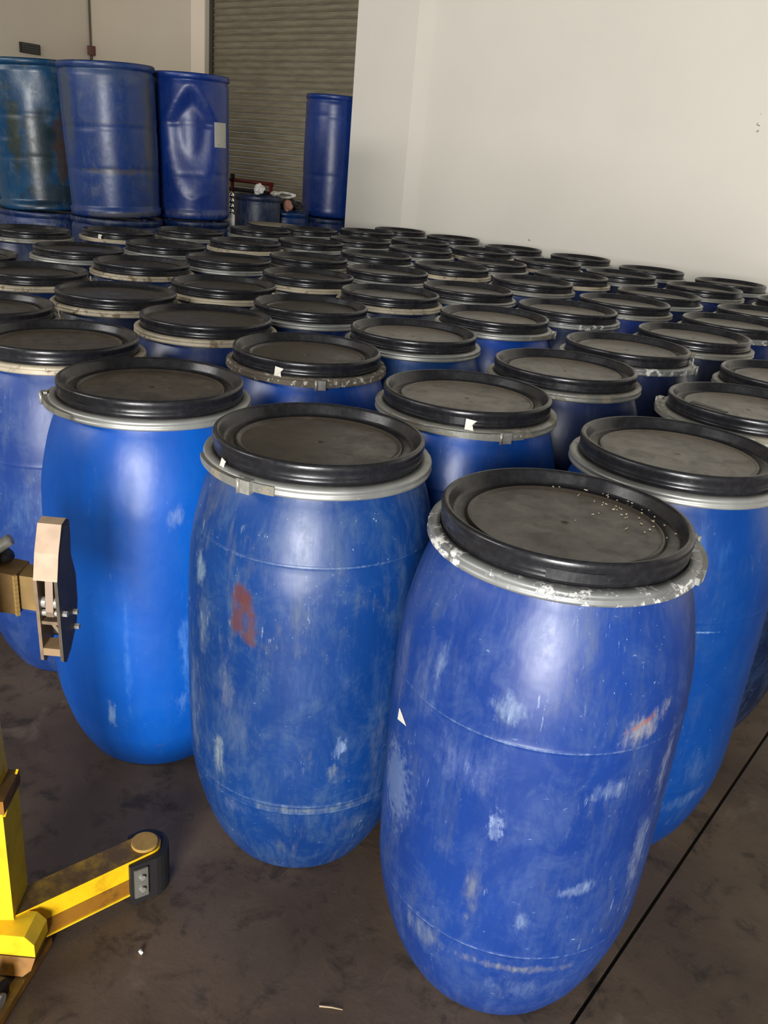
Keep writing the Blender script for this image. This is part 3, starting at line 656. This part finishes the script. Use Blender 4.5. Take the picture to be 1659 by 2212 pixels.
# the leg: box section, upper web yellow, lower flange dirty
hw = .0275
def legpt(s, t, z): return R_(L0 + ld * s + ln * t + zz * z)
bm = bmesh.new(); n = 14
outline = [(-.03, hw), (LL, hw)] + [(LL + hw * math.sin(PI * i / n), hw * math.cos(PI * i / n)) for i in range(1, n)] + [(LL, -hw), (-.03, -hw)]
prism(bm, [legpt(s, t, .066) for s, t in outline], Vector((0, 0, .043)))
leg = obj('leg', bevel_all(bm, .002), YEL, lf)
bm = bmesh.new(); prism(bm, [legpt(s, t + (.001 if t > 0 else 0), .027) for s, t in outline], Vector((0, 0, .0388)))
fl_ = obj('leg_skirt', bevel_all(bm, .0015), YELD, leg); fl_['label'] = 'brown dirt-caked lower half of the leg'
bm = bmesh.new(); box(bm, (-.004, -.03, .027), (.008, LL - .04, .031)); 
for v in bm.verts: v.co = legpt(v.co.y, hw + v.co.x - .004, v.co.z)
obj('leg_flange', bm, YELC, leg)
# rubber bumper wrapped round the tip, held by a bolted plate
bm = bmesh.new(); ro, ri = hw + .016, hw + .002
path = [(LL - .055, ri, ro)] + [(None, i, None) for i in range(0, 15)] + [(LL - .03, -ri, -ro)]
inn = [(LL - .052, ri)] + [(LL + ri * math.sin(PI * i / 14), ri * math.cos(PI * i / 14)) for i in range(15)] + [(LL - .02, -ri)]
out = [(LL - .052, ro - .006)] + [(LL + ro * math.sin(PI * i / 14), ro * math.cos(PI * i / 14)) for i in range(15)] + [(LL - .02, -ro)]
V = [[bm.verts.new(legpt(a, b, z)) for a, b in pth] for pth, z in ((inn, .008), (out, .008), (out, .104), (inn, .104))]
for a, b in ((0, 1), (1, 2), (2, 3), (3, 0)):
    for i in range(len(inn) - 1): bm.faces.new((V[a][i], V[a][i + 1], V[b][i + 1], V[b][i]))
bm.faces.new([V[q][0] for q in range(4)]); bm.faces.new([V[q][-1] for q in range(4)][::-1])
bmp = obj('rubber_bumper', bm, BLK, leg)
pm = [legpt(LL - .046, hw + .012, .026), legpt(LL - .020, hw + .0155, .026), legpt(LL - .020, hw + .0155, .096), legpt(LL - .046, hw + .012, .096)]
bm = bmesh.new(); prism(bm, pm, ln * .004); obj('clamp_plate', bevel_all(bm, .001, 1), simple('grey_plate', (120, 118, 108), .5, .4), leg)
for zq in (.048, .078):
    bm = bmesh.new(); c0 = legpt(LL - .033, hw + .016, zq); tube(bm, c0, c0 + ln * .008, .0055, 8); obj('bolt', bm, STEEL, leg)
bm = bmesh.new(); c0 = legpt(LL - .004, 0, .109); tube(bm, c0, c0 + zz * .007, .026, 28); obj('leg_cap', bevel_all(bm, .0015), simple('tan_cap', (168, 132, 62), .55, 0, .25, 40), leg)
# lower post, set at 45 degrees, and slimmer mast above
pc = Vector((-1.134, .53, 0)); pr = Vector((-1.185, .586, 0)); e1 = (pr - pc); e2 = Vector((-e1.y, e1.x, 0)).normalized()
if e2.x > 0: e2 = -e2
e2 = Vector((-.74, -.673, 0))
def pbox(bm, s0, s1, t0, t1, z0, z1, sh=0.0):
    pts = [pc + e1 * a + e2 * b for a, b in ((s0, t0), (s1, t0), (s1, t1), (s0, t1))]
    prism(bm, [R_(p + zz * z0) for p in pts], Vector((0, 0, z1 - z0)) + e2 * sh); return bm
lower = obj('lower_post', bevel_all(pbox(bmesh.new(), 0, 1, 0, .085, .03, .350), .0025), YELC, lf)
obj('mast', bevel_all(pbox(bmesh.new(), .28, .98, .012, .08, .33, 1.5, .055), .0025), YEL, lf)
bm = bmesh.new(); pbox(bm, -.04, 1.03, -.004, .09, .345, .372); obj('post_collar', bevel_all(bm, .004), YELD, lf)
bm = bmesh.new(); a = pc + e1 * .0 + e2 * -.004
prism(bm, [R_(a + zz * .338), R_(a + e1 * .98 + zz * .348), R_(a + e1 * .98 + zz * .376)], e2 * .004); obj('gusset', bm, YELC, lf)
bm = bmesh.new(); pbox(bm, .02, .62, .022, .05, .385, .445); obj('cleat', bevel_all(bm, .004), YELC, lf)
# cross beam end beside the leg, bar and wheel towards the operator
bd = Vector((-.80, -.60, 0)); bn = Vector((.60, -.80, 0)); b0 = Vector((-1.076, .533, 0))
def bpt(s, t, z): return R_(b0 + bd * s + bn * t + zz * z)
bm = bmesh.new(); prism(bm, [bpt(0, 0, .060), bpt(.0, 0, .088), bpt(.016, 0, .106), (bpt(.30, 0, .106)), bpt(.30, 0, .060)], -bn * .055); obj('cross_beam', bevel_all(bm, .002), YELC, lf)
bm = bmesh.new(); prism(bm, [bpt(.0, .001, .058), bpt(.30, .001, .058), bpt(.30, .012, .024), bpt(.02, .012, .024), bpt(.006, .008, .036)], -bn * .055); obj('beam_skirt', bevel_all(bm, .0015), YELD, lf)
f0 = Vector((-1.125, .592, .004)); f1 = Vector((-1.030, .430, .004)); fd = (f1 - f0).normalized(); fp = Vector((fd.y, -fd.x, 0))
if fp.x < 0: fp = -fp
bm = bmesh.new(); prism(bm, [R_(f0), R_(f1 + fd * .12), R_(f1 + fd * .12 - fp * .02), R_(f0 - fp * .02)], Vector((0, 0, .016))); obj('base_bar', bevel_all(bm, .001, 1), YELD, lf)
bm = bmesh.new(); wc = Vector((-1.078, .450, .034)); tube(bm, R_(wc - fp * .016), R_(wc + fp * .016), .034, 28); obj('caster_wheel', bevel_all(bm, .004), BLK, lf)
bm = bmesh.new(); tube(bm, R_(wc - fp * .022), R_(wc + fp * .022), .012, 14); obj('caster_hub', bm, STEEL, lf)
# gripper arm and jaw (axes of the gripper: g_a across, g_b away from the operator)
ga, gb = rt, fw
G = Vector((-1.189, .669, 0))
def gp(a, b, z): return R_(G + ga * a + gb * b + zz * z)
arm_m = bmesh.new()
prism(arm_m, [gp(-.16, .018, .652), gp(-.02, .018, .640), gp(-.02, .018, .704), gp(-.16, .018, .712)], gb * .045)
arm = obj('arm', bevel_all(arm_m, .004), KHAKI, lf)
bm = bmesh.new(); prism(bm, [gp(-.16, .012, .640), gp(-.058, .012, .634), gp(-.058, .012, .708), gp(-.16, .012, .722)], gb * .057); obj('arm_sleeve', bevel_all(bm, .003), simple('khaki_sleeve', (120, 92, 50), .5, .1, .3, 20), arm)
bm = bmesh.new()
for i in range(9): box(bm, (-.003, -.003, -.004), (.003, .003, .004), 0, Matrix.Translation(gp(-.058, .010, .638 + i * .0085)))
w_ = obj('weld_bead', bm, simple('weld', (170, 140, 84), .5, .2), arm); w_['kind'] = 'stuff'
bm = bmesh.new(); tube(bm, gp(-.16, .03, .695), gp(-.070, .03, .766), .010, 16); obj('handle_bar', bm, STEEL, lf, True)
bm = bmesh.new(); tube(bm, gp(-.14, .055, .67), gp(-.088, .055, .728), .014, 16); obj('handle_grip', bm, BLK, lf, True)
gr = empty('gripper', (0, 0, 0)); gr.parent = lf; gr['label'] = 'grey cast gripper head with open channel front'
side = [(0, .556), (.012, .548), (.034, .562), (.066, .598), (.076, .640), (.074, .690), (.058, .735), (.060, .776), (.058, .800), (.044, .806), (.026, .802), (.006, .757), (-.006, .712), (-.004, .66)]
for a0, a1 in ((-.020, -.0145), (.0145, .020)):
    bm = bmesh.new(); prism(bm, [gp(a0, b, z) for b, z in side], ga * (a1 - a0)); obj('side_plate', bevel_all(bm, .001, 1), CAST if a0 < 0 else CAST_SHADED, gr)  # right plate gets a darker cast colour as painted shade
bm = bmesh.new(); prism(bm, [gp(-.020, b, z) for b, z in ((-.006, .713), (.006, .758), (.026, .803), (.046, .807), (.058, .800), (.058, .79), (.030, .79), (.012, .754), (.001, .713))], ga * .040); obj('hood', bevel_all(bm, .003), simple('pale_cast', (170, 146, 122), .5, .2, .2, 30), gr)
bm = bmesh.new(); prism(bm, [gp(-.0065, b, z) for b, z in ((.004, .640), (.002, .650), (.008, .712), (.03, .712), (.03, .655), (.02, .638))], ga * .013); obj('jaw', bevel_all(bm, .0015), simple('jaw_metal', (150, 130, 112), .45, .4), gr)
bm = bmesh.new(); prism(bm, [gp(-.0145, b, z) for b, z in ((.002, .626), (.002, .632), (.05, .632), (.05, .626))], ga * .029); obj('cross_plate', bm, CAST, gr)
bm = bmesh.new(); prism(bm, [gp(-.0145, b, z) for b, z in ((.0, .566), (.0, .580), (.03, .584), (.03, .566))], ga * .029); obj('bottom_block', bm, simple('block_cast', (150, 124, 92), .5, .2), gr)
bm = bmesh.new(); prism(bm, [gp(-.0145, .045, z) for z in (.58, .75)][:1] + [gp(.0145, .045, .58), gp(.0145, .045, .75), gp(-.0145, .045, .75)], gb * .004); obj('back_plate', bm, BLK, gr)
bm = bmesh.new(); prism(bm, [gp(-.004, .012, .622), gp(.002, .012, .624), gp(.0142, .012, .606), gp(.0142, .012, .596)], gb * .01); obj('brace', bm, CAST, gr)
for (a0, a1, b, z, r, nm) in ((-.0145, -.007, .012, .664, .010, 'roller'), (.007, .0145, .012, .664, .010, 'roller'), (-.0145, -.007, .010, .645, .006, 'roller'), (.007, .0145, .010, .645, .006, 'roller')):
    bm = bmesh.new(); tube(bm, gp(a0, b, z), gp(a1, b, z), r, 14); obj(nm, bm, STEEL, gr)
for (b, z) in ((.010, .645), (.055, .625), (.058, .594)):
    bm = bmesh.new(); tube(bm, gp(.020, b, z), gp(.028, b, z), .0055, 6); obj('bolt', bm, STEEL, gr)

# litter on the floor
o = crumple('paper_scrap', (-.992, .691, .0), .0042, (1.2, .9, .8), TAGW, 'tiny white scrap lying on the floor past the lifter leg', 'scrap', 21.0)
bm = bmesh.new(); tube(bm, (-.674, .837, .0022), (-.655, .849, .004), .0016, 6, .0013); tube(bm, (-.655, .849, .004), (-.639, .860, .0018), .0013, 6, .0008)
tag(obj('straw', bm, simple('straw', (170, 150, 118), .7)), 'thin dry straw lying on the floor before the nearest drum', 'straw')
